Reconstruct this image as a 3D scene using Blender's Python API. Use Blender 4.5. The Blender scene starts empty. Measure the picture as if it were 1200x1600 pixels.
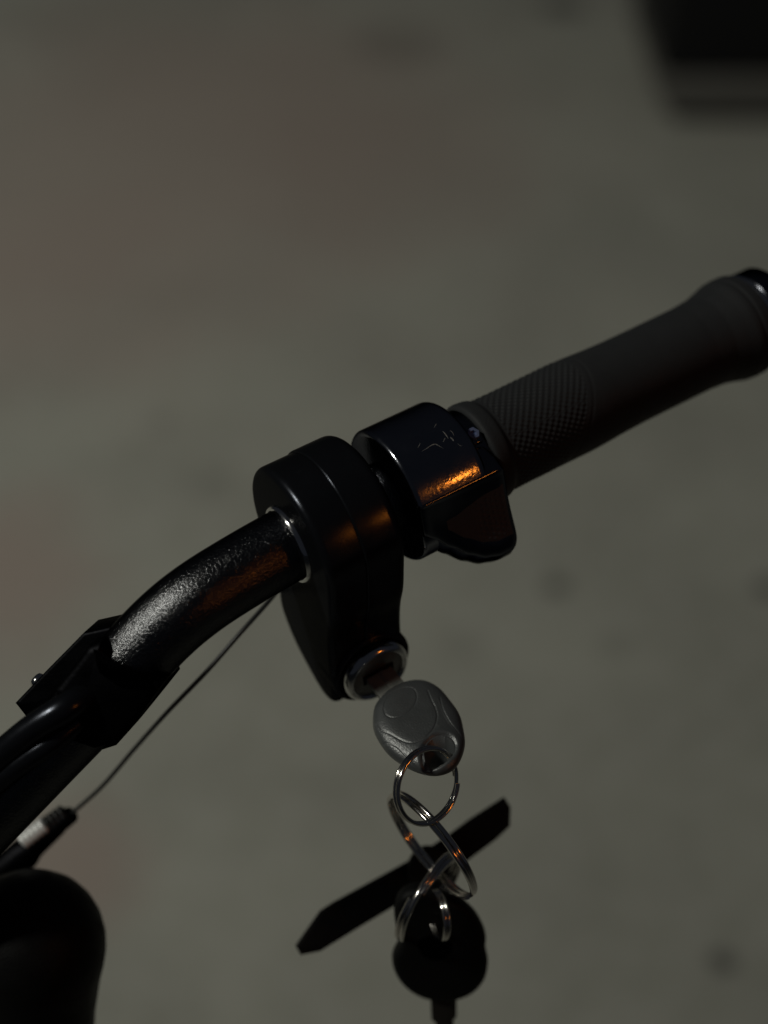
import bpy, bmesh, math, random
from mathutils import Vector, Matrix, noise
random.seed(7)
sc = bpy.context.scene
col = sc.collection
R_ = math.radians

# ------------------------------------------------------------------ camera
PITCH = R_(40)
CAM = Vector((0, 0, 1.28))
RIGHT = Vector((1, 0, 0))
UP = Vector((0, math.sin(PITCH), math.cos(PITCH)))
BACK = Vector((0, -math.cos(PITCH), math.sin(PITCH)))
cd = bpy.data.cameras.new('camera')
cam = bpy.data.objects.new('camera', cd); col.objects.link(cam)
cam.location = CAM
cam.rotation_euler = (math.pi / 2 - PITCH, 0, 0)
cd.sensor_fit = 'HORIZONTAL'; cd.sensor_width = 26; cd.lens = 50
cd.clip_start = 0.02; cd.clip_end = 200
cd.dof.use_dof = True; cd.dof.focus_distance = 0.435; cd.dof.aperture_fstop = 3.6
sc.camera = cam
FPX = 1200 * 50 / 26

# ------------------------------------------------------------------ light (night: two street lamps, dim sky)
wd = bpy.data.worlds.new('World'); sc.world = wd; wd.use_nodes = True
bg = wd.node_tree.nodes['Background']
bg.inputs['Color'].default_value = (0.66, 0.76, 1.0, 1)
bg.inputs['Strength'].default_value = 0.016

def aim(o, target):
    o.rotation_euler = (Vector(target) - o.location).to_track_quat('-Z', 'Y').to_euler()

def area_lamp(name, loc, target, size, power, colour, spread=180):
    ld = bpy.data.lights.new(name, 'AREA'); ld.shape = 'DISK'; ld.size = size
    ld.energy = power; ld.color = colour; ld.spread = R_(spread)
    o = bpy.data.objects.new(name, ld); col.objects.link(o); o.location = loc; aim(o, target)
    return o
wl = bpy.data.lights.new('overhead_lamp', 'SPOT'); wl.energy = 415; wl.color = (1.0, 1.0, 0.90)
wl.spot_size = R_(134); wl.spot_blend = 1.0; wl.shadow_soft_size = 0.17
overhead = bpy.data.objects.new('overhead_lamp', wl); col.objects.link(overhead)
overhead.location = (-2.55, -0.20, 3.56); aim(overhead, (-0.55, 4.4, 0))
ol = bpy.data.lights.new('amber_lamp', 'SPOT'); ol.energy = 14; ol.color = (1.0, 0.27, 0.025)
ol.spot_size = R_(16); ol.spot_blend = 0.6; ol.shadow_soft_size = 0.14
amber = bpy.data.objects.new('amber_lamp', ol); col.objects.link(amber)

sc.view_settings.view_transform = 'Standard'; sc.view_settings.look = 'None'
sc.view_settings.exposure = 0; sc.view_settings.gamma = 1
sc.cycles.use_denoising = True
sc.cycles.max_bounces = 6

# ------------------------------------------------------------------ helpers
def cw(c):                       # millimetres in the camera's frame -> metres in the world
    return CAM + (RIGHT * c[0] + UP * c[1] + BACK * c[2]) * 0.001
def dirw(c):
    return RIGHT * c[0] + UP * c[1] + BACK * c[2]
def at(px, py, depth):           # a point seen at (px, py), depth millimetres away
    return cw(((px - 600) / FPX * depth, (800 - py) / FPX * depth, -depth))

MATS = {}
def nt(name):
    m = bpy.data.materials.new(name); m.use_nodes = True
    t = m.node_tree; return m, t, t.nodes['Principled BSDF']
def black_mat(name, base, rough, spec=0.5, metallic=0.0, bump=0.0, bscale=900, rvar=0.0, rscale=60, coat=0.0, speck=0.0, coatr=0.1, edge=None):
    m, t, b = nt(name)
    N = t.nodes; L = t.links
    tc = N.new('ShaderNodeTexCoord')
    b.inputs['Base Color'].default_value = (*base, 1)
    b.inputs['Roughness'].default_value = rough
    b.inputs['Specular IOR Level'].default_value = spec
    b.inputs['Metallic'].default_value = metallic
    b.inputs['Coat Weight'].default_value = coat
    if edge is not None: b.inputs['Specular Tint'].default_value = (edge, edge, edge, 1)
    b.inputs['Coat Roughness'].default_value = coatr
    if rvar:
        n = N.new('ShaderNodeTexNoise'); n.inputs['Scale'].default_value = rscale; n.inputs['Detail'].default_value = 6
        n.inputs['Roughness'].default_value = 0.65
        L.new(tc.outputs['Object'], n.inputs['Vector'])
        r = N.new('ShaderNodeMapRange'); r.inputs[1].default_value = 0.3; r.inputs[2].default_value = 0.7
        r.inputs[3].default_value = max(0.02, rough - rvar); r.inputs[4].default_value = rough + rvar
        L.new(n.outputs['Fac'], r.inputs[0]); L.new(r.outputs[0], b.inputs['Roughness'])
    if speck:                    # pale dust specks
        v = N.new('ShaderNodeTexNoise'); v.inputs['Scale'].default_value = 420; v.inputs['Detail'].default_value = 3
        L.new(tc.outputs['Object'], v.inputs['Vector'])
        r2 = N.new('ShaderNodeMapRange'); r2.inputs[1].default_value = 0.68; r2.inputs[2].default_value = 0.78
        r2.inputs[3].default_value = 0; r2.inputs[4].default_value = speck
        L.new(v.outputs['Fac'], r2.inputs[0])
        mx = N.new('ShaderNodeMix'); mx.data_type = 'RGBA'
        mx.inputs['A'].default_value = (*base, 1); mx.inputs['B'].default_value = (0.30, 0.29, 0.27, 1)
        L.new(r2.outputs[0], mx.inputs['Factor']); L.new(mx.outputs['Result'], b.inputs['Base Color'])
    if bump:
        n = N.new('ShaderNodeTexNoise'); n.inputs['Scale'].default_value = bscale; n.inputs['Detail'].default_value = 4
        L.new(tc.outputs['Object'], n.inputs['Vector'])
        bp = N.new('ShaderNodeBump'); bp.inputs['Strength'].default_value = bump; bp.inputs['Distance'].default_value = 0.0004
        L.new(n.outputs['Fac'], bp.inputs['Height']); L.new(bp.outputs[0], b.inputs['Normal'])
    MATS[name] = m
    return m
M_bar = black_mat('powder_coat', (0.095, 0.095, 0.098), 0.21, 0.5, 1.0, edge=0.12, bump=0.35, bscale=3200, rvar=0.05, rscale=500)
_t = M_bar.node_tree; _N = _t.nodes; _L = _t.links
_v = _N.new('ShaderNodeTexVoronoi'); _v.inputs['Scale'].default_value = 1700; _v.feature = 'SMOOTH_F1'
_tc = _N.new('ShaderNodeTexCoord'); _L.new(_tc.outputs['Object'], _v.inputs['Vector'])
_b2 = _N.new('ShaderNodeBump'); _b2.inputs['Strength'].default_value = 0.45; _b2.inputs['Distance'].default_value = 0.00035
_pb = _N['Principled BSDF'];  _old = _pb.inputs['Normal'].links[0].from_socket
_L.new(_v.outputs['Distance'], _b2.inputs['Height']); _L.new(_old, _b2.inputs['Normal']); _L.new(_b2.outputs[0], _pb.inputs['Normal'])
M_house = black_mat('anodised_black', (0.030, 0.032, 0.038), 0.24, 0.3, 0.86, edge=0.10, bump=0.06, bscale=2500, rvar=0.07, rscale=90, speck=0.06)
M_gloss = black_mat('glossy_black', (0.12, 0.123, 0.14), 0.14, 0.5, 1.0, edge=0.12, bump=0.04, bscale=1300, rvar=0.05, rscale=140, speck=0.05)
M_rub = black_mat('grip_rubber', (0.0165, 0.0172, 0.0185), 0.66, 0.22, bump=0.25, bscale=1800, rvar=0.08, rscale=120)
M_pad = black_mat('pad_rubber', (0.060, 0.064, 0.068), 0.55, 0.3, bump=0.2, bscale=1600, rvar=0.08, rscale=200)
M_fob = black_mat('fob_plastic', (0.042, 0.045, 0.046), 0.40, 1.0, bump=0.30, bscale=2000, rvar=0.06, rscale=220, speck=0.10)
M_dark = black_mat('dull_black', (0.007, 0.007, 0.008), 0.45, 0.5, 1.0, edge=0.2, bump=0.2, bscale=900, rvar=0.1, rscale=90)
M_key = black_mat('key_plastic', (0.003, 0.003, 0.003), 0.55, 0.12, bump=0.2, bscale=1200, rvar=0.1, rscale=150)
M_strap = black_mat('strap_black', (0.0035, 0.003, 0.003), 0.65, 0.12, bump=0.4, bscale=700, rvar=0.1, rscale=150)
M_chrome = black_mat('chrome', (0.62, 0.61, 0.60), 0.14, 0.5, 1.0, bump=0.03, bscale=800, rvar=0.06, rscale=250)
M_steel = black_mat('nickel_wire', (0.60, 0.57, 0.53), 0.13, 0.5, 1.0, bump=0.04, bscale=900, rvar=0.06, rscale=300)
M_face = black_mat('lock_face_steel', (0.16, 0.155, 0.15), 0.38, 0.5, 1.0, bump=0.2, bscale=900, rvar=0.12, rscale=300)
M_blade = black_mat('key_blade_steel', (0.20, 0.195, 0.175), 0.5, 0.5, 0.0, bump=0.15, bscale=900, rvar=0.1, rscale=300)
M_dblade = black_mat('dark_blade', (0.02, 0.018, 0.016), 0.5, 0.3, 0.3, bump=0.15, bscale=900)
M_slot = black_mat('slot_dark', (0.003, 0.003, 0.003), 0.7, 0.1)
M_wire = black_mat('cable_sheath', (0.016, 0.016, 0.016), 0.45, 0.4, bump=0.1, bscale=800)
M_pale = black_mat('pale_spring', (0.70, 0.70, 0.69), 0.40, 0.5, 0.3, bump=0.1, bscale=800)
M_bin = black_mat('bin_black', (0.004, 0.004, 0.0045), 0.6, 0.2, bump=0.3, bscale=40)
M_plinth = black_mat('plinth_grey', (0.07, 0.067, 0.06), 0.8, 0.3, bump=0.4, bscale=60, rvar=0.1)

def new_obj(name, bm, mat, parent=None, smooth=True, origin=None):
    me = bpy.data.meshes.new(name)
    bmesh.ops.recalc_face_normals(bm, faces=bm.faces)
    bm.normal_update()
    if smooth:
        for f in bm.faces: f.smooth = True
        for e in bm.edges:
            if len(e.link_faces) == 2 and e.calc_face_angle(0) > R_(42): e.smooth = False
    org = Vector(parent['_org']) if parent is not None else (origin or Vector((0, 0, 0)))
    for v in bm.verts: v.co -= org
    bm.to_mesh(me); bm.free()
    me.materials.append(mat)
    o = bpy.data.objects.new(name, me); col.objects.link(o)
    o['_org'] = list(org)
    if parent is not None: o.parent = parent
    else: o.location = org
    return o
def thing(name, label, cat, loc, group=None):
    o = bpy.data.objects.new(name, None); col.objects.link(o); o.location = loc
    o.empty_display_size = 0.02
    o['_org'] = list(loc); o['label'] = label; o['category'] = cat
    if group: o['group'] = group
    return o
def part(name, bm, mat, parent, smooth=True): return new_obj(name, bm, mat, parent, smooth)

def loft(bm, rings, closed=True, cap0=True, cap1=True, loop=False):
    vr = [[bm.verts.new(p) for p in r] for r in rings]
    n = len(vr[0]); m = len(vr)
    for i in range(m if loop else m - 1):
        A, B = vr[i], vr[(i + 1) % m]
        for j in range(n if closed else n - 1):
            k = (j + 1) % n
            bm.faces.new((A[j], A[k], B[k], B[j]))
    if not loop and closed:
        if cap0: bm.faces.new(list(reversed(vr[0])))
        if cap1: bm.faces.new(vr[-1])
    return vr
def catmull(pts, per=8):
    out = []
    P = [pts[0] * 2 - pts[1]] + list(pts) + [pts[-1] * 2 - pts[-2]]
    for i in range(1, len(P) - 2):
        for s in range(per):
            t = s / per
            a, b, c, d = P[i - 1], P[i], P[i + 1], P[i + 2]
            out.append(0.5 * ((2 * b) + (c - a) * t + (2 * a - 5 * b + 4 * c - d) * t * t + (3 * b - a - 3 * c + d) * t ** 3))
    out.append(pts[-1].copy())
    return out
def sweep(bm, path, rad, seg=20, closed=False, caps=True):
    n = len(path); rings = []
    T = []
    for i in range(n):
        a = path[(i - 1) % n] if closed or i > 0 else path[i]
        b = path[(i + 1) % n] if closed or i < n - 1 else path[i]
        T.append((b - a).normalized())
    u = T[0].orthogonal().normalized()
    for i in range(n):
        u = (u - T[i] * u.dot(T[i])).normalized(); v = T[i].cross(u)
        r = rad[i] if isinstance(rad, (list, tuple)) else rad
        rings.append([path[i] + (u * math.cos(2 * math.pi * k / seg) + v * math.sin(2 * math.pi * k / seg)) * r for k in range(seg)])
    loft(bm, rings, cap0=caps, cap1=caps, loop=closed)
def frame_lathe(bm, org, ax, e1, e2, prof, seg=64):
    """prof: (t, r) pairs along ax, metres"""
    rings = [[org + ax * t + (e1 * math.cos(2 * math.pi * k / seg) + e2 * math.sin(2 * math.pi * k / seg)) * r for k in range(seg)] for t, r in prof]
    loft(bm, rings)
def rbev(t0, t1, b0, b1, n=5):
    """stations (t, inset) of a prism with rounded ends"""
    s = []
    for i in range(n + 1):
        a = math.pi / 2 * i / n
        s.append((t0 + b0 * (1 - math.sin(a)), b0 * (1 - math.cos(a))))
    s = [(t0 + b0 * (1 - math.cos(math.pi / 2 * i / n)), b0 * (1 - math.sin(math.pi / 2 * i / n))) for i in range(n + 1)]
    e = [(t1 - b1 * (1 - math.cos(math.pi / 2 * i / n)), b1 * (1 - math.sin(math.pi / 2 * i / n))) for i in range(n, -1, -1)]
    return s + e
def inset(poly, d):
    n = len(poly); out = []
    for i in range(n):
        a, b, c = poly[i - 1], poly[i], poly[(i + 1) % n]
        tx, ty = c[0] - a[0], c[1] - a[1]; l = math.hypot(tx, ty) or 1
        out.append((b[0] - ty / l * d, b[1] + tx / l * d))   # poly runs counter-clockwise
    return out
def smooth_poly(pts, per=10):
    P = [Vector((p[0], p[1], 0)) for p in pts]; n = len(P); out = []
    for i in range(n):
        a, b, c, d = P[i - 1], P[i], P[(i + 1) % n], P[(i + 2) % n]
        for s in range(per):
            t = s / per
            q = 0.5 * ((2 * b) + (c - a) * t + (2 * a - 5 * b + 4 * c - d) * t * t + (3 * b - a - 3 * c + d) * t ** 3)
            out.append((q.x, q.y))
    area = sum(out[i - 1][0] * out[i][1] - out[i][0] * out[i - 1][1] for i in range(len(out)))
    return out if area > 0 else out[::-1]
def box(bm, c, ex, ey, ez, sx, sy, sz, bev=0.0):
    r = bmesh.ops.create_cube(bm, size=1)
    vs = r['verts']
    if bev:
        ed = {e for v in vs for e in v.link_edges}
        for v in vs: v.co = Vector((v.co.x * sx, v.co.y * sy, v.co.z * sz))
        rr = bmesh.ops.bevel(bm, geom=list(ed), offset=bev, segments=3, affect='EDGES', profile=0.5)
        vs = list({v for f in rr['faces'] for v in f.verts} | {v for v in vs if v.is_valid})
        for v in vs: v.co = c + ex * v.co.x + ey * v.co.y + ez * v.co.z
    else:
        for v in vs: v.co = c + ex * (v.co.x * sx) + ey * (v.co.y * sy) + ez * (v.co.z * sz)

# ------------------------------------------------------------------ the bar's own frame
TILT = R_(20)
aimg = Vector((0.90, 0.44, 0)).normalized()
A_c = aimg * math.cos(TILT) + Vector((0, 0, -math.sin(TILT)))
v_c = Vector((0, 0, 1))
W_c = (v_c - A_c * v_c.dot(A_c)).normalized()
S_c = W_c.cross(A_c).normalized()
A = dirw(A_c); W = dirw(W_c); S = dirw(S_c)      # A along the bar to the grip, S up across it, W out of it towards the viewer
O = at(448, 852, 435)
def B(t, y, z): return O + (A * t + S * y + W * z) * 0.001
MM = 0.001

# aim of the amber lamp: the mirror direction of the lower front of the fittings
nrm = (W * math.cos(R_(-12)) + S * math.sin(R_(-12))).normalized()
hit = B(70, 0, 0) + nrm * 0.0215
vv = (CAM - hit).normalized()
ldir = (nrm * 2 * nrm.dot(vv) - vv).normalized()
amber.location = hit + ldir * 3.2; aim(amber, hit)

# ================================================================== GROUND
def ground_at(px, py):
    d = RIGHT * ((px - 600) / FPX) + UP * ((800 - py) / FPX) - BACK
    return CAM + d * (-CAM.z / d.z)
bm = bmesh.new()
bmesh.ops.create_grid(bm, x_segments=60, y_segments=60, size=12)
for v in bm.verts:
    v.co.z = 0.004 * noise.noise(v.co * 0.9)
g = new_obj('ground', bm, None or bpy.data.materials.new('x'), None)
m, t, b = nt('worn_concrete'); N = t.nodes; L = t.links
g.data.materials.clear(); g.data.materials.append(m)
g['kind'] = 'structure'
tc = N.new('ShaderNodeTexCoord')
def tnoise(scale, detail=5, rough=0.6, dist=0.0):
    n = N.new('ShaderNodeTexNoise'); n.inputs['Scale'].default_value = scale; n.inputs['Detail'].default_value = detail
    n.inputs['Roughness'].default_value = rough; n.inputs['Distortion'].default_value = dist
    L.new(tc.outputs['Object'], n.inputs['Vector']); return n
def mrange(src, a, b_, c, d):
    r = N.new('ShaderNodeMapRange'); r.interpolation_type = 'SMOOTHSTEP'
    for i, x in enumerate((a, b_, c, d)): r.inputs[i + 1].default_value = x
    L.new(src, r.inputs[0]); return r.outputs[0]
def mixc(fac, ca, cb, blend='MIX'):
    x = N.new('ShaderNodeMix'); x.data_type = 'RGBA'; x.blend_type = blend
    L.new(fac, x.inputs['Factor'])
    for k, c in (('A', ca), ('B', cb)):
        if isinstance(c, tuple): x.inputs[k].default_value = (*c, 1)
        else: L.new(c, x.inputs[k])
    return x.outputs['Result']
n1 = tnoise(2.2, 6, 0.6, 0.4)
c0 = mixc(mrange(n1.outputs['Fac'], 0.32, 0.68, 0, 1), (0.215, 0.212, 0.180), (0.285, 0.282, 0.240))
n2 = tnoise(24, 8, 0.7)
c1 = mixc(mrange(n2.outputs['Fac'], 0.35, 0.7, 0, 0.45), c0, (0.33, 0.32, 0.29))
def blob(px, py, rad, soft, k=0.35):
    p = ground_at(px, py)
    nn = tnoise(3.0 / rad ** 0.5, 4, 0.6)
    vm = N.new('ShaderNodeVectorMath'); vm.operation = 'DISTANCE'; vm.inputs[1].default_value = (p.x, p.y, 0)
    L.new(tc.outputs['Object'], vm.inputs[0])
    ma = N.new('ShaderNodeMath'); ma.operation = 'MULTIPLY_ADD'; ma.inputs[1].default_value = rad * k * 4; ma.inputs[2].default_value = -rad * k * 2
    L.new(nn.outputs['Fac'], ma.inputs[0])
    ad = N.new('ShaderNodeMath'); ad.operation = 'ADD'; L.new(vm.outputs['Value'], ad.inputs[0]); L.new(ma.outputs[0], ad.inputs[1])
    return mrange(ad.outputs[0], rad - soft, rad + soft, 1, 0)
cc = c1
for px, py, rad, s, a in ((250, 230, 0.62, 0.4, 0.55), (30, 420, 0.30, 0.2, 0.5), (-30, 900, 0.15, 0.10, 0.8), (90, 1360, 0.085, 0.05, 0.8), (560, 260, 0.25, 0.2, 0.35), (420, 120, 0.4, 0.3, 0.35)):
    f = blob(px, py, rad, s)
    mu = N.new('ShaderNodeMath'); mu.operation = 'MULTIPLY'; mu.inputs[1].default_value = a; L.new(f, mu.inputs[0])
    cc = mixc(mu.outputs[0], cc, (0.265, 0.212, 0.183))
for px, py, rad, a in ((868, 918, 0.016, 0.75), (1200, 922, 0.018, 0.8), (1128, 1502, 0.013, 0.8), (250, 660, 0.02, 0.25), (880, 10, 0.05, 0.8), (330, 760, 0.03, 0.2), (960, 1010, 0.02, 0.2), (720, 1010, 0.03, 0.18), (620, 70, 0.1, 0.25)):
    f = blob(px, py, rad, rad * 0.45, 0.2)
    mu = N.new('ShaderNodeMath'); mu.operation = 'MULTIPLY'; mu.inputs[1].default_value = a; L.new(f, mu.inputs[0])
    cc = mixc(mu.outputs[0], cc, (0.05, 0.048, 0.042))
L.new(cc, b.inputs['Base Color']); b.inputs['Roughness'].default_value = 0.85
bp = N.new('ShaderNodeBump'); bp.inputs['Strength'].default_value = 0.4; bp.inputs['Distance'].default_value = 0.004
L.new(tnoise(90, 8, 0.7).outputs['Fac'], bp.inputs['Height']); L.new(bp.outputs[0], b.inputs['Normal'])

# ================================================================== BACKGROUND BOX
pc = ground_at(1042, 190)
bw, bd, bh = 0.62, 0.45, 0.55
base = Vector((pc.x + bw / 2, pc.y + bd / 2, 0))
t_ = thing('black_box', 'black box-shaped cabinet on a grey base, standing far off on the concrete', 'cabinet', base)
ex, ey, ez = Vector((1, 0, 0)), Vector((0, 1, 0)), Vector((0, 0, 1))
bm = bmesh.new(); box(bm, base + Vector((-0.012, -0.01, 0.105 + (bh - 0.105) / 2)), ex, ey, ez, bw + 0.03, bd + 0.02, bh - 0.105, 0.012); part('body', bm, M_bin, t_)
bm = bmesh.new(); box(bm, base + Vector((0.0, -0.012, 0.066)), ex, ey, ez, bw + 0.03, bd + 0.03, 0.072, 0.006); part('plinth', bm, M_plinth, t_)
for sx in (-1, 1):
    for sy in (-1, 1):
        bm = bmesh.new(); box(bm, base + Vector((sx * (bw / 2 - 0.07), sy * (bd / 2 - 0.07), 0.016)), ex, ey, ez, 0.05, 0.05, 0.034, 0.004); part('foot', bm, M_bin, t_)
bm = bmesh.new(); box(bm, base + Vector((-0.012, -0.01, bh + 0.010)), ex, ey, ez, bw + 0.06, bd + 0.05, 0.022, 0.006); part('lid', bm, M_bin, t_)

# ================================================================== HANDLEBAR
bar = thing('handlebar', 'black bent handlebar with lock housing, thumb paddle, rubber grip and cable', 'handlebar', O)
cl = [(448, 852, 435), (360, 903, 428.5), (300, 943, 425), (250, 986, 425), (195, 1045, 427), (140, 1106, 430), (51, 1199, 435), (-60, 1315, 441), (-200, 1460, 449)]
path = [B(185, 0, 0), B(120, 0, 0), B(60, 0, 0), B(20, 0, 0)] + [at(*p) for p in cl]
bm = bmesh.new(); sweep(bm, catmull(path, 12), 11.1 * MM, 64); part('bar_tube', bm, M_bar, bar)

# ---- key switch housing
def circ(r, n=48, y0=0, z0=0): return [(y0 + r * math.cos(2 * math.pi * i / n), z0 + r * math.sin(2 * math.pi * i / n)) for i in range(n)]
RH = 24.6
prof = [(RH * math.sin(R_(a)), RH * math.cos(R_(a))) for a in (-38, -20, 0, 20, 40, 60, 80, 100, 120, 140, 160, 178)]
prof += [(-8, -33), (-16, -42), (-28, -46), (-40, -45), (-48.5, -42), (-52, -36), (-49.0, -29.5), (-42.5, -21), (-36.5, -13.4), (-32, -6.5), (-28, 1.5), (-23, 9)]
body_poly = smooth_poly(prof, 8)
def prism(poly, t0, t1, b0, b1, n=5, scale=1.0):
    bm = bmesh.new(); rings = []
    for t, d in rbev(t0, t1, b0, b1, n):
        q = inset(poly, d)
        rings.append([B(t, y * scale, z * scale) for y, z in q])
    loft(bm, rings); return bm
KH = part('lock_housing', prism(body_poly, 13.2, 27.2, 0.7, 3.4, 7), M_house, bar)
part('housing_cap', prism(inset(body_poly, 0.55), 1.0, 13.6, 2.4, 0.7, 6), M_house, KH)
# bright liner where the bar leaves the housing
bm = bmesh.new()
frame_lathe(bm, O, A, S, W, [(1.9 * MM, 11.0 * MM), (-0.1 * MM, 11.0 * MM), (-0.35 * MM, 11.3 * MM), (-0.3 * MM, 12.1 * MM), (0.2 * MM, 12.5 * MM), (1.9 * MM, 12.5 * MM)], 72)
part('bar_liner', bm, M_chrome, KH)

# ---- lock cylinder in the end of the housing
kdir = (S * -0.75 + W * 0.66).normalized(); kn = A.cross(kdir).normalized()
if kn.dot(W) < 0: kn = -kn
FT, FY, FZ = 14.6, -49.0, -21.4
F = B(FT, FY, FZ)
def lath(prof, mat, name, parent, seg=72, org=None):
    bm = bmesh.new(); frame_lathe(bm, org or F, kdir, A, kn, [(a * MM, r * MM) for a, r in prof], seg)
    return part(name, bm, mat, parent)
lath([(-14, 13.8), (-5.0, 13.8), (-4.3, 13.6), (-3.9, 13.1), (-3.8, 12.3), (-4.8, 11.9), (-8, 11.9)], M_house, 'lock_sleeve', KH)
lath([(-12, 11.4), (-2.6, 11.4), (-1.5, 11.2), (-0.8, 10.85), (-0.25, 10.3), (0, 9.6), (-0.25, 9.1), (-1.0, 8.8), (-6, 8.8)], M_chrome, 'lock_ring', KH)
lath([(-5, 8.85), (-0.95, 8.85), (-0.75, 8.5), (-0.7, 0.01)], M_face, 'lock_face', KH)
bm = bmesh.new(); box(bm, F + kdir * -0.6 * MM + kn * 0.4 * MM, A, kn, kdir, 11.0 * MM, 3.8 * MM, 0.5 * MM, 0.1 * MM); part('key_slot', bm, M_slot, KH)

# ---- throttle housing with thumb paddle
TH = None
RT = 21.6
bm = bmesh.new()
rings = []
for t, d in rbev(34.5, 60.2, 1.8, 3.4, 7):
    ring = []
    for i in range(96):
        a = 2 * math.pi * i / 96; y, z = (RT - d) * math.cos(a), (RT - d) * math.sin(a)
        e = y * -0.545 + z * 0.838
        lim = 19.6 - d
        if y < -7.6 and e > lim: y += -0.545 * (lim - e); z += 0.838 * (lim - e)
        ring.append(B(t, y, z))
    rings.append(ring)
loft(bm, rings)
m, t, b = nt('scuffed_black'); N = t.nodes; L = t.links
tc = N.new('ShaderNodeTexCoord')
sm = B(57, RT * math.sin(R_(30)), RT * math.cos(R_(30))) - O
n = N.new('ShaderNodeTexNoise'); n.inputs['Scale'].default_value = 330; n.inputs['Detail'].default_value = 3; n.inputs['Distortion'].default_value = 1.6
L.new(tc.outputs['Object'], n.inputs['Vector'])
def line_mask(n_out, c, w_):
    s = N.new('ShaderNodeMath'); s.operation = 'SUBTRACT'; s.inputs[1].default_value = c; L.new(n_out, s.inputs[0])
    a_ = N.new('ShaderNodeMath'); a_.operation = 'ABSOLUTE'; L.new(s.outputs[0], a_.inputs[0])
    r = N.new('ShaderNodeMapRange'); r.inputs[1].default_value = 0; r.inputs[2].default_value = w_; r.inputs[3].default_value = 1; r.inputs[4].default_value = 0
    L.new(a_.outputs[0], r.inputs[0]); return r.outputs[0]
def near(c, r0, r1):
    v = N.new('ShaderNodeVectorMath'); v.operation = 'DISTANCE'; v.inputs[1].default_value = c; L.new(tc.outputs['Object'], v.inputs[0])
    r = N.new('ShaderNodeMapRange'); r.inputs[1].default_value = r0; r.inputs[2].default_value = r1; r.inputs[3].default_value = 1; r.inputs[4].default_value = 0
    L.new(v.outputs['Value'], r.inputs[0]); return r.outputs[0]
def mul(a_, b_):
    x = N.new('ShaderNodeMath'); x.operation = 'MULTIPLY'
    for i, q in enumerate((a_, b_)):
        if isinstance(q, float): x.inputs[i].default_value = q
        else: L.new(q, x.inputs[i])
    return x.outputs[0]
def add(a_, b_):
    x = N.new('ShaderNodeMath'); x.operation = 'MAXIMUM'; L.new(a_, x.inputs[0]); L.new(b_, x.inputs[1]); return x.outputs[0]
sm2 = B(50, RT * math.sin(R_(22)), RT * math.cos(R_(22))) - O
sm3 = B(34.6, 15, 12) - O
msk = mul(line_mask(n.outputs['Fac'], 0.5, 0.02), near(sm3, 0.001, 0.0045))
nd = N.new('ShaderNodeTexNoise'); nd.inputs['Scale'].default_value = 500; L.new(tc.outputs['Object'], nd.inputs['Vector'])
r = N.new('ShaderNodeMapRange'); r.inputs[1].default_value = 0.69; r.inputs[2].default_value = 0.78; r.inputs[3].default_value = 0; r.inputs[4].default_value = 0.06
L.new(nd.outputs['Fac'], r.inputs[0])
msk = add(mul(msk, 0.55), r.outputs[0])
mx = N.new('ShaderNodeMix'); mx.data_type = 'RGBA'; mx.inputs['A'].default_value = (0.23, 0.235, 0.26, 1); mx.inputs['B'].default_value = (0.30, 0.35, 0.33, 1)
L.new(msk, mx.inputs['Factor']); L.new(mx.outputs['Result'], b.inputs['Base Color'])
n2 = N.new('ShaderNodeTexNoise'); n2.inputs['Scale'].default_value = 160; n2.inputs['Detail'].default_value = 6; L.new(tc.outputs['Object'], n2.inputs['Vector'])
r = N.new('ShaderNodeMapRange'); r.inputs[1].default_value = 0.3; r.inputs[2].default_value = 0.7; r.inputs[3].default_value = 0.11; r.inputs[4].default_value = 0.20
L.new(n2.outputs['Fac'], r.inputs[0]); L.new(r.outputs[0], b.inputs['Roughness'])
b.inputs['Specular IOR Level'].default_value = 0.9
bp = N.new('ShaderNodeBump'); bp.inputs['Strength'].default_value = 0.16; bp.inputs['Distance'].default_value = 0.0003
n3 = N.new('ShaderNodeTexNoise'); n3.inputs['Scale'].default_value = 900; n3.inputs['Detail'].default_value = 3; L.new(tc.outputs['Object'], n3.inputs['Vector'])
L.new(n3.outputs['Fac'], bp.inputs['Height']); L.new(bp.outputs[0], b.inputs['Normal'])
M_scuff = m
b.inputs['Metallic'].default_value = 1.0; b.inputs['Specular Tint'].default_value = (0.12, 0.12, 0.12, 1)
M_skytint = black_mat('sky_tinted_screw', (0.16, 0.19, 0.32), 0.42, 0.5, 0.6, bump=0.1, bscale=900)  # screw metal with a bluish sky reflection painted into its base colour
TH = part('throttle_housing', bm, M_scuff, bar)

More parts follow.
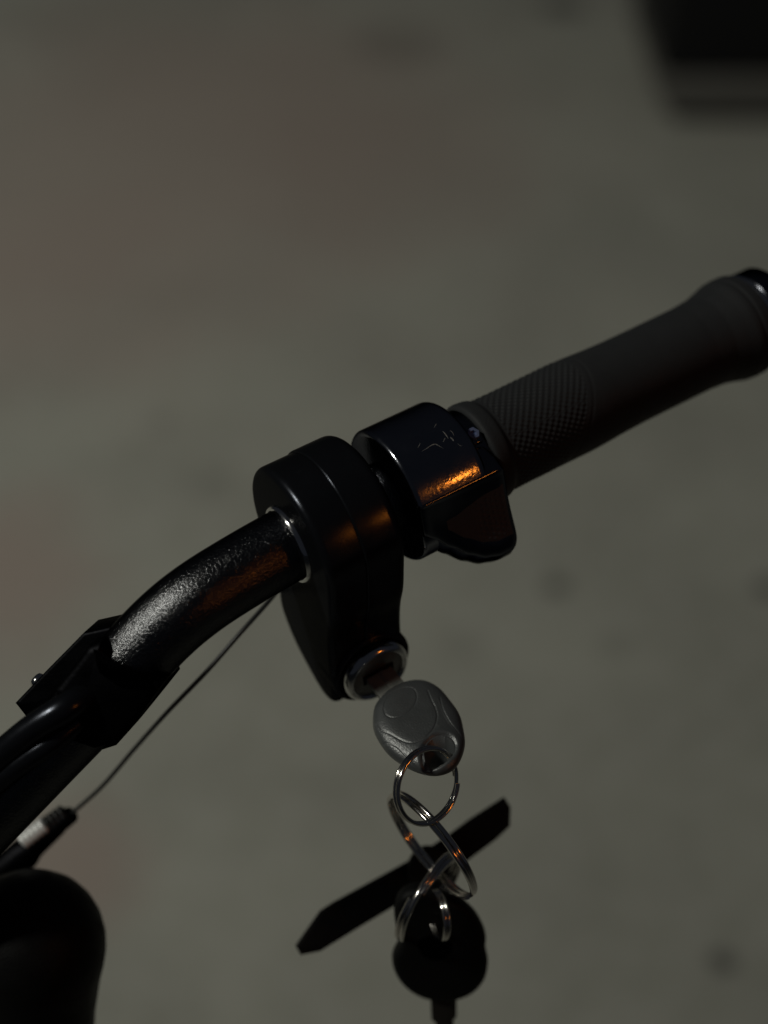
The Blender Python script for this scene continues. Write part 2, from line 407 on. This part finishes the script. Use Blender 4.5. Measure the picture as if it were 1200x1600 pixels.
def on_cyl(px, py, r):                             # where a sight line meets a cylinder of radius r about the bar
    d = (RIGHT * ((px - 600) / FPX) + UP * ((800 - py) / FPX) - BACK).normalized()
    w0 = CAM - O; d2 = d - A * d.dot(A); w2 = w0 - A * w0.dot(A)
    a_ = d2.dot(d2); b_ = 2 * d2.dot(w2); c_ = w2.dot(w2) - (r * MM) ** 2
    k = (-b_ - math.sqrt(max(0, b_ * b_ - 4 * a_ * c_))) / (2 * a_)
    return CAM + d * k
M_scr = black_mat('scraped_metal', (0.12, 0.117, 0.11), 0.55, 0.5, bump=0.8, bscale=1500)
for pts, w_ in (([(140, 640), (200, 605), (250, 572), (300, 555), (345, 575), (395, 605)], 0.16), ([(95, 600), (115, 565), (125, 540)], 0.10), ([(385, 400), (410, 425), (432, 455), (455, 490)], 0.20), ([(290, 360), (302, 335), (318, 315)], 0.10), ([(475, 470), (500, 495), (520, 520)], 0.24), ([(470, 390), (505, 420), (520, 460)], 0.10), ([(395, 530), (410, 495), (420, 480)], 0.10), ([(560, 545), (590, 570), (615, 575)], 0.08)):
    c_ = catmull([on_cyl(640 + x / 7.5, 620 + y / 7.5, RT + 0.03) for x, y in pts], 5)
    bm = bmesh.new(); sweep(bm, c_, [max(0.02, w_ * math.sin(math.pi * (i + 0.5) / len(c_)) * (0.7 + 0.5 * random.random())) * MM for i in range(len(c_))], 6)
    for v in bm.verts:                               # pressed flat on to the housing
        q = v.co - O; ax = A * q.dot(A); rd = q - ax; l_ = rd.length
        v.co = O + ax + rd * ((RT * MM + (l_ - RT * MM) * 0.25) / l_)
    part('scrape', bm, M_scr, TH)

def interp(tab, x):
    if x <= tab[0][0]: return tab[0][1]
    for (x0, y0), (x1, y1) in zip(tab, tab[1:]):
        if x <= x1:
            f = (x - x0) / (x1 - x0); f = f * f * (3 - 2 * f) * 0.5 + f * 0.5
            return y0 + (y1 - y0) * f
    return tab[-1][1]
LIPY = [(35, -14.0), (38, -16), (43, -20.8), (48, -25.4), (53, -28.6), (58, -30.0), (62, -30.0), (65, -29.0)]
LIPZ = [(35, 15.8), (38, 13.6), (43, 10.6), (48, 9.0), (53, 8.2), (62, 7.6), (65, 7.2)]
CRY, CRZ = -7.4, 20.35
def lip(t): return interp(LIPY, t), interp(LIPZ, t)
def paddle_section(t, k):
    ly, lz = lip(t)
    pts = [(CRY + 0.2 + 1.1 * math.sin(R_(a)), CRZ - 0.92 + 1.1 * math.cos(R_(a))) for a in (25, 12, 2, -6, -12, -18, -25)]
    nA = 20                                       # the thumb face, scooped
    for i in range(1, nA + 1):
        f = i / nA
        y = CRY + (ly - CRY) * f; z = CRZ + (lz - CRZ) * f
        d = 1.0 * math.sin(math.pi * min(1, f * 1.02)) ** 1.4 * min(1, max(0, (t - 36) / 9))
        pts.append((y - d * 0.30, z - d * 0.95))
    for ang in (30, 60, 90):                      # rounded lip
        pts.append((ly - 1.5 * math.sin(R_(ang)), lz - 1.5 + 1.5 * math.cos(R_(ang)) - 0.35))
    pts += [(ly - 2.4, lz - 5), (ly - 2.5, lz - 9), (ly - 1.2, lz - 12.5), (ly + 3, lz - 15), (-6, -2), (2, 4), (2, 15), (-3, 19.2)]
    cy, cz = -13, 8
    return [(cy + (y - cy) * k, cz + (z - cz) * k) for y, z in pts]
rings = []
ts = [(34.9, 0.86), (35.1, 0.93), (35.5, 0.97), (36.2, 1.0)] + [(36.2 + i * 1.0, 1.0) for i in range(1, 27)] + [(63.4, 0.985), (64.2, 0.955), (64.8, 0.91), (65.1, 0.85)]
for t, k in ts: rings.append([B(t, y, z) for y, z in paddle_section(t, k)])
bm = bmesh.new(); loft(bm, rings)
PD = part('thumb_paddle', bm, M_gloss, TH)
# rubber insert, lens-shaped, with raised dots towards the grip
def pface(t, f):
    ly, lz = lip(t)
    d = 1.0 * math.sin(math.pi * min(1, f * 1.02)) ** 1.4 * min(1, max(0, (t - 36) / 9))
    return (CRY + (ly - CRY) * f - d * 0.30, CRZ + (lz - CRZ) * f - d * 0.95)
nu, nv = 96, 72
bm = bmesh.new(); grid = []
for i in range(nu + 1):
    u = i / nu; t = 42.0 + u * 21.6
    half = math.sin(math.pi * min(0.5, u * 0.62 + 0.02)) ** 0.75      # widens to the grip side
    f0 = 0.60 - 0.42 * half; f1 = 0.66 + 0.22 * half
    row = []
    for j in range(nv + 1):
        v = j / nv; f = f0 + (f1 - f0) * v
        y, z = pface(t, f)
        edge = min(1, 14 * min(v, 1 - v, u * 0.9, (1 - u) * 1.0))
        h = 0.35 * math.sqrt(max(0, 1 - (1 - edge) ** 2)) - 0.30 - 0.5 * (1 - (2 * v - 1) ** 2) * 0.0
        # dots
        ly, _ = lip(t); yy = f * (CRY - ly)
        if u > 0.42 and 0.1 < v < 0.92 and u < 0.96:
            du = (t / 1.75); dv = yy / 1.75 + (0.5 if int(math.floor(du)) % 2 else 0)
            a_ = (du % 1) - 0.5; b_ = (dv % 1) - 0.5
            q = 1 - (a_ * a_ + b_ * b_) / 0.12
            if q > 0: h += 0.38 * q * min(1, (u - 0.42) * 6)
        row.append(bm.verts.new(B(t, y + 0.30 * h, z + 0.95 * h)))
    grid.append(row)
for i in range(nu):
    for j in range(nv):
        bm.faces.new((grid[i][j], grid[i + 1][j], grid[i + 1][j + 1], grid[i][j + 1]))
o = part('thumb_pad', bm, M_pad, TH)
o['label'] = 'dull rubber pad with raised dots on the paddle'

# ---- collar with screw, then the grip
bm = bmesh.new(); frame_lathe(bm, O, A, S, W, [(58 * MM, 15.6 * MM), (65.2 * MM, 15.6 * MM), (65.8 * MM, 15.2 * MM), (68 * MM, 15.0 * MM)], 80)
CO = part('grip_collar', bm, M_gloss, bar)
sdir = (S * 5.8 + W * 16.7).normalized(); spos = B(62.6, 0, 0) + sdir * 15.2 * MM; sper = A.cross(sdir)
bm = bmesh.new(); box(bm, spos + sdir * 0.5 * MM, A, sper, sdir, 3.6 * MM, 6.4 * MM, 1.8 * MM, 0.5 * MM); part('screw_boss', bm, M_gloss, CO)
bm = bmesh.new(); frame_lathe(bm, spos + sdir * 1.2 * MM, sdir, A, sper, [(0, 2.2 * MM), (0.7 * MM, 2.2 * MM), (1.0 * MM, 1.9 * MM), (1.0 * MM, 1.0 * MM), (0.3 * MM, 0.9 * MM)], 6); part('set_screw', bm, M_skytint, CO)

GP = [(65.5, 13.8), (65.6, 15.4), (66.0, 16.2), (66.6, 16.6), (67.6, 16.7), (70.5, 16.4), (71.3, 16.1), (71.9, 15.6), (72.6, 15.3), (80, 15.2), (95, 15.35), (104, 15.45), (109, 15.3), (116, 14.9), (124, 14.65), (135, 14.6), (154, 14.75), (161, 15.3), (166, 16.5), (169, 17.4), (172, 17.7), (175.2, 17.6), (176.0, 17.0), (176.2, 14)]
def gr(t):
    for (x0, y0), (x1, y1) in zip(GP, GP[1:]):
        if x0 <= t <= x1: return y0 + (y1 - y0) * (t - x0) / max(1e-6, x1 - x0)
    return GP[-1][1]
st = [65.5, 65.6, 65.8, 66.0, 66.3, 66.6, 67.1, 67.6, 68.5, 69.5, 70.5, 70.9, 71.3, 71.6, 71.9, 72.3]
x = 72.6
while x < 112: st.append(x); x += 0.22
while x < 150: st.append(x); x += 1.2
while x < 175.2: st.append(x); x += 0.5
st += [175.2, 176.0, 176.2]
nseg = 420; rings = []
for t in st:
    rr = gr(t); ring = []
    for k in range(nseg):
        a = 2 * math.pi * k / nseg
        h = 0
        edge_end = 97 + 9.5 * math.cos(a - 0.9)           # the knurled patch ends in a slanting curve
        if 73.2 < t < edge_end:
            s_ = a * 15.2
            u = (s_ * 0.88 + t * 0.52) / 1.55; w = (s_ * 0.62 - t * 0.80) / 1.9
            f = min(1, (t - 73.2) / 0.6, (edge_end - t) / 1.0)
            h = f * (0.30 * (0.5 - abs((u % 1) - 0.5)) * 2 + 0.20 * (0.5 - abs((w % 1) - 0.5)) * 2 - 0.28)
        if abs(t - (edge_end + 2.2)) < 0.6: h = -0.07
        if 170.6 < t < 171.6: h = -0.35
        ring.append(B(t, (rr + h) * math.sin(a), (rr + h) * math.cos(a)))
    rings.append(ring)
bm = bmesh.new(); loft(bm, rings)
GRP = part('grip', bm, M_rub, bar)
bm = bmesh.new(); frame_lathe(bm, O, A, S, W, [(173.6 * MM, 15.8 * MM), (178.2 * MM, 15.8 * MM), (178.8 * MM, 16.4 * MM), (186 * MM, 16.4 * MM), (186.8 * MM, 15.8 * MM), (187 * MM, 4 * MM)], 80); part('end_collar', bm, M_gloss, GRP)
bm = bmesh.new(); frame_lathe(bm, O, A, S, W, [(176.3 * MM, 14 * MM), (176.3 * MM, 16.5 * MM), (176.8 * MM, 16.9 * MM), (177.6 * MM, 16.9 * MM), (178.0 * MM, 16.4 * MM), (178.0 * MM, 14 * MM)], 80); part('end_ring', bm, M_chrome, GRP)

# ---- clamp round the bar, lower left
c0, c1 = at(195, 1045, 427), at(51, 1199, 435)
ct = (c1 - c0).normalized()                         # along the bar, down to the left
cv = (CAM - c0).normalized(); cv = (cv - ct * cv.dot(ct)).normalized()
cs = cv.cross(ct).normalized()
if cs.dot(RIGHT) > 0: cs = -cs                      # towards the upper left
def Cc(t, y, z): return c0 + (ct * t + cs * y + cv * z) * MM
def px_c(px, py, z):                               # foot of a seen point on the plane z of the clamp
    d = (RIGHT * ((px - 600) / FPX) + UP * ((800 - py) / FPX) - BACK)
    p0 = Cc(0, 0, z); s = (p0 - CAM).dot(cv) / d.dot(cv); q = CAM + d * s - c0
    return (q.dot(ct) / MM, q.dot(cs) / MM)
def plate(poly, z0, z1, bev, n=3):
    bm = bmesh.new()
    ar = sum(poly[i - 1][0] * poly[i][1] - poly[i][0] * poly[i - 1][1] for i in range(len(poly)))
    if ar < 0: poly = poly[::-1]
    rings = [[Cc(a, b_, z) for a, b_ in inset(poly, d)] for z, d in rbev(z0, z1, bev, bev, n)]
    loft(bm, rings); return bm
def dens(pts, step=1.5):
    out = []
    for i in range(len(pts)):
        a, b_ = pts[i], pts[(i + 1) % len(pts)]
        l = math.hypot(b_[0] - a[0], b_[1] - a[1]); k = max(1, int(l / step))
        out += [(a[0] + (b_[0] - a[0]) * j / k, a[1] + (b_[1] - a[1]) * j / k) for j in range(k)]
    return out
back_px = [(186, 972), (137, 983), (78, 1043), (31, 1092), (52, 1119), (100, 1175), (150, 1170), (187, 1158), (222, 1119), (268, 1062), (265, 1050), (240, 1030)]
CL = part('bar_clamp', plate(dens([px_c(a, b_, -3) for a, b_ in back_px]), -15, 1.5, 1.0), M_dark, bar)
cap_px = [(160, 1000), (140, 1008), (120, 1035), (88, 1075), (100, 1112), (112, 1155), (150, 1168), (186, 1157), (215, 1125), (258, 1064), (200, 1060), (170, 1040)]
part('clamp_cap', plate(dens([px_c(a, b_, 10) for a, b_ in cap_px]), -2, 12.6, 2.4), M_dark, CL)
p = Cc(*px_c(62, 1066, -3), -3)
bm = bmesh.new(); frame_lathe(bm, p - cs * 2 * MM, cs, ct, cv, [(0, 2.4 * MM), (3.0 * MM, 2.4 * MM), (3.9 * MM, 2.0 * MM), (4.3 * MM, 1.2 * MM), (4.2 * MM, 0.01 * MM)], 28); part('clamp_bolt', bm, M_chrome, CL)
# cable housing lying along the bar
pp = [at(160, 1075, 424), at(130, 1090, 418), at(100, 1108, 414), at(55, 1136, 415), at(10, 1172, 418), at(-60, 1232, 424), at(-160, 1320, 432)]
bm = bmesh.new(); sweep(bm, catmull(pp, 10), 4.2 * MM, 32); part('cable_housing', bm, M_house, bar)
pp = [at(120, 1128, 420), at(80, 1160, 417), at(40, 1188, 418), at(5, 1215, 421), at(-60, 1270, 428)]
bm = bmesh.new(); sweep(bm, catmull(pp, 10), 3.4 * MM, 28); part('cable_housing', bm, M_house, bar)
# thin cable under the bar and its barrel
pp = [at(440, 915, 470), at(415, 945, 466), at(372, 993, 462), at(322, 1050, 463), at(262, 1112, 468), at(210, 1170, 478), at(160, 1228, 488), at(112, 1271, 496)]
bm = bmesh.new(); sweep(bm, catmull(pp, 12), 0.75 * MM, 14); CB = part('thin_cable', bm, M_wire, bar)
b0, b1 = at(114, 1270, 496), at(-30, 1392, 508)
bt = (b1 - b0).normalized(); be = bt.orthogonal().normalized(); bf = bt.cross(be)
Lb = (b1 - b0).length
bm = bmesh.new(); frame_lathe(bm, b0, bt, be, bf, [(0, 1.2 * MM), (0.4 * MM, 2.6 * MM), (1 * MM, 3.0 * MM), (7 * MM, 3.1 * MM), (8 * MM, 3.4 * MM), (20 * MM, 4.3 * MM), (24 * MM, 5.6 * MM), (Lb, 6.2 * MM)], 32); BA = part('cable_barrel', bm, M_dark, bar)
cu = (UP + BACK * 0.6 - RIGHT * 0.6); cu = (cu - bt * cu.dot(bt)).normalized()
for i in range(9):                                   # pale coils of the spring on the barrel
    c = b0 + bt * (2.0 + i * 2.15) * MM + cu * (2.6 + 0.12 * i) * MM
    bm = bmesh.new(); sweep(bm, [c + (cu * math.cos(q) + bt.cross(cu) * math.sin(q)) * (2.0 + 0.06 * i) * MM + bt * 0.5 * MM * math.sin(q) for q in [2 * math.pi * k / 28 for k in range(28)]], (1.05 if i > 3 else 0.7) * MM, 12, closed=True)
    part('spring_coil', bm, M_pale if i > 3 else M_wire, BA)
# round black housing below the bar end
hp = [(1377, 2), (1379, 18), (1383, 40), (1392, 62), (1406, 82), (1425, 98), (1448, 110), (1475, 117), (1500, 118), (1525, 115), (1550, 110), (1575, 107), (1610, 103), (1700, 100), (1790, 98)]
hc = at(46, 1377, 470); hd = (at(46, 1600, 486) - hc).normalized(); he = RIGHT - hd * RIGHT.dot(hd); he.normalize(); hf = hd.cross(he)
bm = bmesh.new(); frame_lathe(bm, hc, hd, he, hf, [((y - 1377) / FPX * 0.478, r / FPX * 0.478) for y, r in hp], 72); HL = part('lamp_housing', bm, M_key, bar)
stem_p = [hc + hd * 0.035, hc + hd * 0.02 - RIGHT * 0.05, Cc(75, 0, -4)]
bm = bmesh.new(); sweep(bm, catmull(stem_p, 8), 7 * MM, 20); part('lamp_bracket', bm, M_dark, bar)

# ================================================================== IGNITION KEY
def K(k, a, n): return F + (kdir * k + A * a + kn * n) * MM
KB = K(0, 0, 0)
key = thing('ignition_key', 'ignition key with egg-shaped black plastic head, pushed into the steering lock', 'key', KB)
def fuv(px, py, hn=3.6):                                   # seen point -> (along, across) on the key's face
    d = (RIGHT * ((px - 600) / FPX) + UP * ((800 - py) / FPX) - BACK)
    p0 = K(26, 0, hn); s = (p0 - CAM).dot(kn) / d.dot(kn); q = CAM + d * s - F
    return Vector((q.dot(kdir) / MM, q.dot(A) / MM))
z6 = lambda pts: [fuv(560 + x / 6, 1040 + y / 6) for x, y in pts]
out_px = [(175, 335), (140, 450), (140, 590), (190, 730), (280, 850), (400, 940), (540, 1010), (680, 1045), (800, 1035), (900, 985), (965, 890), (1000, 760), (985, 600), (950, 470), (870, 330), (760, 205), (640, 140), (520, 130), (400, 160), (280, 225)]
out_px = [(x, y + (20 if y < 400 else -24 if y > 700 else 0)) for x, y in out_px]
outl = [fuv(560 + x / 6, 1040 + y / 6, 0) for x, y in out_px]
fc = Vector((sum(p.x for p in outl) / len(outl), sum(p.y for p in outl) / len(outl)))
osm = smooth_poly([(p.x, p.y) for p in outl], 18)
g_circ = z6([(235, 400), (262, 310), (340, 235), (440, 203), (520, 225), (548, 300), (520, 390), (440, 465), (340, 497), (262, 470)])
g_shield = z6([(165, 530), (210, 590), (300, 640), (400, 700), (490, 730), (570, 715), (650, 665), (715, 580), (738, 480), (720, 400), (680, 320), (650, 240)])
g_left = z6([(195, 680), (280, 710), (360, 750), (430, 815), (490, 875), (545, 925)])
g_right = z6([(765, 300), (785, 390), (820, 470), (870, 545), (930, 610), (975, 660)])
def dense(pl, closed):
    q = catmull([Vector((p.x, p.y, 0)) for p in (pl + [pl[0]] if closed else pl)], 6)
    return [(p.x, p.y) for p in q]
GR = [(dense(g_circ, True), 0.20, 0.16), (dense(g_shield, False), 0.24, 0.2), (dense(g_left, False), 0.25, 0.22), (dense(g_right, False), 0.25, 0.2)]
def segd(p, a, b_):
    ax, ay = b_[0] - a[0], b_[1] - a[1]; l = ax * ax + ay * ay
    t = 0 if l == 0 else max(0, min(1, ((p[0] - a[0]) * ax + (p[1] - a[1]) * ay) / l))
    dx, dy = p[0] - a[0] - ax * t, p[1] - a[1] - ay * t
    return math.hypot(dx, dy), (ax * dy - ay * dx)
def pld(p, pl):
    best = (1e9, 0, 0); n_ = len(pl) - 1
    for i, (a, b_) in enumerate(zip(pl, pl[1:])):
        q = segd(p, a, b_)
        if q[0] < best[0]: best = (q[0], q[1], i / n_)
    return best
hole = z6([(598, 850), (610, 770), (670, 690), (760, 650), (850, 655), (905, 710), (895, 790), (840, 850), (760, 905), (660, 935), (610, 915)])
hole_s = smooth_poly([(p.x, p.y) for p in hole], 8)
hcx = sum(p[0] for p in hole_s) / len(hole_s); hcy = sum(p[1] for p in hole_s) / len(hole_s)
def inside(p, pl):
    c = False
    for i in range(len(pl)):
        a, b_ = pl[i - 1], pl[i]
        if (a[1] > p[1]) != (b_[1] > p[1]) and p[0] < (b_[0] - a[0]) * (p[1] - a[1]) / (b_[1] - a[1]) + a[0]: c = not c
    return c
holeloop = hole_s + [hole_s[0]]
T0 = 4.2
def top_h(p, r):
    h = T0 * (1 - r ** 4.6) ** 0.5 + 0.001
    for pl, wd_, dp in GR:
        d, _, _u = pld(p, pl)
        if d < wd_ * 3: h -= dp * math.exp(-(d / wd_) ** 2)
    dl, sl, ul = pld(p, GR[2][0]); dr, sr, ur = pld(p, GR[3][0])
    el = math.sin(math.pi * ul) ** 0.5; er = math.sin(math.pi * ur) ** 0.5 if 0 < ur < 1 else 0
    fade = max(0, 1 - r ** 8)
    if dl < 4 and sl > 0: h -= 0.22 * el * fade * min(1, dl / 0.5) * (1 - dl / 4)
    if dr < 4 and sr < 0: h -= 0.32 * er * fade * min(1, dr / 0.6) * (1 - dr / 4)
    dh, _, _u = pld(p, holeloop)
    if inside(p, hole_s): h -= 0.9
    elif dh < 1.4: h -= 0.9 * (1 - dh / 1.4) ** 2
    return h
NA, NR = len(osm), 110
bm = bmesh.new()
def fob_side(sign):
    rows = []
    for i in range(1, NR + 1):
        r = math.sin(math.pi / 2 * i / NR) if i > NR * 0.0 else 0
        row = []
        for j in range(NA):
            x = fc.x + (osm[j][0] - fc.x) * r; y = fc.y + (osm[j][1] - fc.y) * r
            if sign > 0: h = top_h((x, y), r) if i < NR else 0.0
            else: h = -5.0 * (1 - r ** 3.2) ** 0.5
            row.append(bm.verts.new(K(x, y, h)))
        rows.append(row)
    c = bm.verts.new(K(fc.x, fc.y, top_h((fc.x, fc.y), 0) if sign > 0 else -5.0))
    for j in range(NA): bm.faces.new((c, rows[0][j], rows[0][(j + 1) % NA]))
    for i in range(NR - 1):
        for j in range(NA):
            k = (j + 1) % NA
            bm.faces.new((rows[i][j], rows[i + 1][j], rows[i + 1][k], rows[i][k]))
fob_side(1); fob_side(-1)
bmesh.ops.remove_doubles(bm, verts=bm.verts, dist=1e-6)
fob = part('key_head', bm, M_fob, key)
bm = bmesh.new(); loft(bm, [[K(hcx + (x - hcx) * k_ + sh, hcy + (y - hcy) * k_, z) for x, y in hole_s] for z, k_, sh in ((-9, 0.15, 3.4), (0, 0.70, 1.5), (3.6, 1.0, 0), (9, 1.05, -0.5))])
cut = new_obj('cut', bm, M_fob, None)
md = fob.modifiers.new('b', 'BOOLEAN'); md.operation = 'DIFFERENCE'; md.object = cut; md.solver = 'EXACT'
bpy.context.view_layer.update()
dg = bpy.context.evaluated_depsgraph_get()
me = bpy.data.meshes.new_from_object(fob.evaluated_get(dg))
fob.modifiers.clear(); fob.data = me
bpy.data.objects.remove(cut, do_unlink=True)
bmt = bmesh.new(); bmt.from_mesh(me)
for f in bmt.faces: f.smooth = True
for e in bmt.edges:
    if len(e.link_faces) == 2 and e.calc_face_angle(0) > R_(50): e.smooth = False
bmt.to_mesh(me); bmt.free()
bm = bmesh.new(); box(bm, K(3.5, 0, 0), A, kn, kdir, 9.2 * MM, 2.2 * MM, 15 * MM, 0.25 * MM); part('blade', bm, M_blade, key)
bm = bmesh.new(); box(bm, K(4.5, 0.6, 1.0), A, kn, kdir, 1.6 * MM, 0.5 * MM, 12 * MM, 0.12 * MM); part('blade_rib', bm, M_blade, key)

# ================================================================== SPLIT RINGS
def split_ring(label, c, m, e2, rad, wire, start=0.0):
    m = dirw(m).normalized(); e2 = dirw(e2); e2 = (e2 - m * e2.dot(m)).normalized(); nrm = m.cross(e2)
    o_ = thing('split_ring', label, 'key ring', c, 'split rings on the key chain')
    n = 160; path = []
    for i in range(n + 1):
        q = 4 * math.pi * i / n * 0.985 + start
        turn = (q - start) / (2 * math.pi)
        off = max(-0.5, min(0.5, (turn - 1.0) * 3.0))            # two coils that cross over once
        path.append(c + (m * math.cos(q) + e2 * math.sin(q)) * rad * MM + nrm * off * wire * 2.06 * MM)
    bm = bmesh.new(); sweep(bm, path, wire * MM, 14)
    part('wire_coil', bm, M_steel, o_)
    return o_
split_ring('small round split ring threaded through the hole in the key head', at(667, 1228, 433), (-0.25, -0.95, 0.1), (0.78, -0.2, -0.6), 11.2, 0.68, 2.0)
split_ring('long narrow-looking split ring hanging below the ring in the key head', at(674, 1320, 452), (0.27, -0.74, -0.58), (0.40, 0, 0.9), 19.0, 0.8, 1.0)
split_ring('thick split ring curving in front of the flat strap', at(670, 1402, 473), (-0.16, -0.74, -0.62), (-0.42, 0, 0.9), 15.5, 0.95, 2.5)
split_ring('tiny split ring joined to the round-headed key', at(685, 1430, 468), (-0.10, -0.8, -0.55), (0.30, 0, 0.9), 7.6, 0.6, 0.5)

# ================================================================== FLAT STRAP
d0 = 462
def flat_plate(name, px, depth_fn, thick, mat, parent, bev=0.5, dome=0.0):
    P = [at(x, y, depth_fn(x, y)) for x, y in px]
    c = sum(P, Vector()) / len(P)
    nn = Vector()
    for i in range(len(P)): nn += (P[i - 1] - c).cross(P[i] - c)
    nn.normalize()
    if nn.dot(BACK) < 0: nn = -nn; 
    e1 = (P[0] - c); e1 = (e1 - nn * e1.dot(nn)).normalized(); e2 = nn.cross(e1)
    poly = [((p - c).dot(e1), (p - c).dot(e2)) for p in P]
    ar = sum(poly[i - 1][0] * poly[i][1] - poly[i][0] * poly[i - 1][1] for i in range(len(poly)))
    if ar < 0: poly = poly[::-1]
    bm = bmesh.new()
    rings = [[c + e1 * a + e2 * b_ + nn * z for a, b_ in inset(poly, d)] for z, d in rbev(-thick / 2 * MM, thick / 2 * MM, bev * MM, bev * MM, 4)]
    loft(bm, rings)
    return part(name, bm, mat, parent), c, nn
def plane_depth(x, y): return 492 + (x - 630) * 0.045 + (y - 1370) * 0.02
strap = thing('flat_strap', 'flat black strap with angled ends crossing behind the hanging rings', 'strap', at(630, 1372, 492))
sp = [(462, 1478), (500, 1424), (520, 1411), (640, 1345), (700, 1306), (735, 1280), (788, 1246), (797, 1260), (796, 1290), (775, 1310), (716, 1354), (640, 1400), (560, 1448), (500, 1485), (469, 1491)]
flat_plate('strap_blade', dens(sp, 6), plane_depth, 2.4, M_strap, strap, 0.6)
hb = smooth_poly([(636, 1362), (645, 1335), (665, 1322), (690, 1328), (704, 1350), (700, 1385), (675, 1402), (648, 1392)], 6)
flat_plate('strap_keeper', hb, lambda x, y: plane_depth(x, y) - 2.4, 3.2, M_strap, strap, 0.8)

# ================================================================== ROUND-HEADED KEY
k2 = thing('round_headed_key', 'black key with a waisted round head, lowest on the ring chain', 'key', at(690, 1660, 510))
kp = smooth_poly([(700, 1400), (722, 1408), (744, 1428), (758, 1455), (758, 1476), (762, 1498), (756, 1525), (738, 1545), (712, 1556), (688, 1558), (660, 1553), (634, 1538), (617, 1515), (613, 1492), (624, 1468), (619, 1450), (616, 1420), (626, 1396), (650, 1386), (676, 1390)], 6)
def kd(x, y): return 482 + (y - 1470) * 0.15 + (x - 690) * 0.02
bow, kc, kn2 = flat_plate('key_bow', kp, kd, 6.5, M_key, k2, 2.4)
bp_ = smooth_poly([(650, 1470), (668, 1458), (700, 1462), (708, 1480), (690, 1498), (662, 1494)], 5)
flat_plate('eyelet_boss', bp_, lambda x, y: kd(x, y) - 3.6, 2.0, M_dark, k2, 0.8)
bl = [(672, 1540), (712, 1540), (713, 1562), (713, 1585), (708, 1592), (710, 1606), (704, 1625), (708, 1645), (696, 1664), (686, 1664), (680, 1640), (682, 1610), (680, 1595), (674, 1590), (673, 1565)]
flat_plate('key_blade', dens(bl, 3), kd, 2.2, M_dblade, k2, 0.3)

for o in bpy.data.objects:
    if '_org' in o: del o['_org']
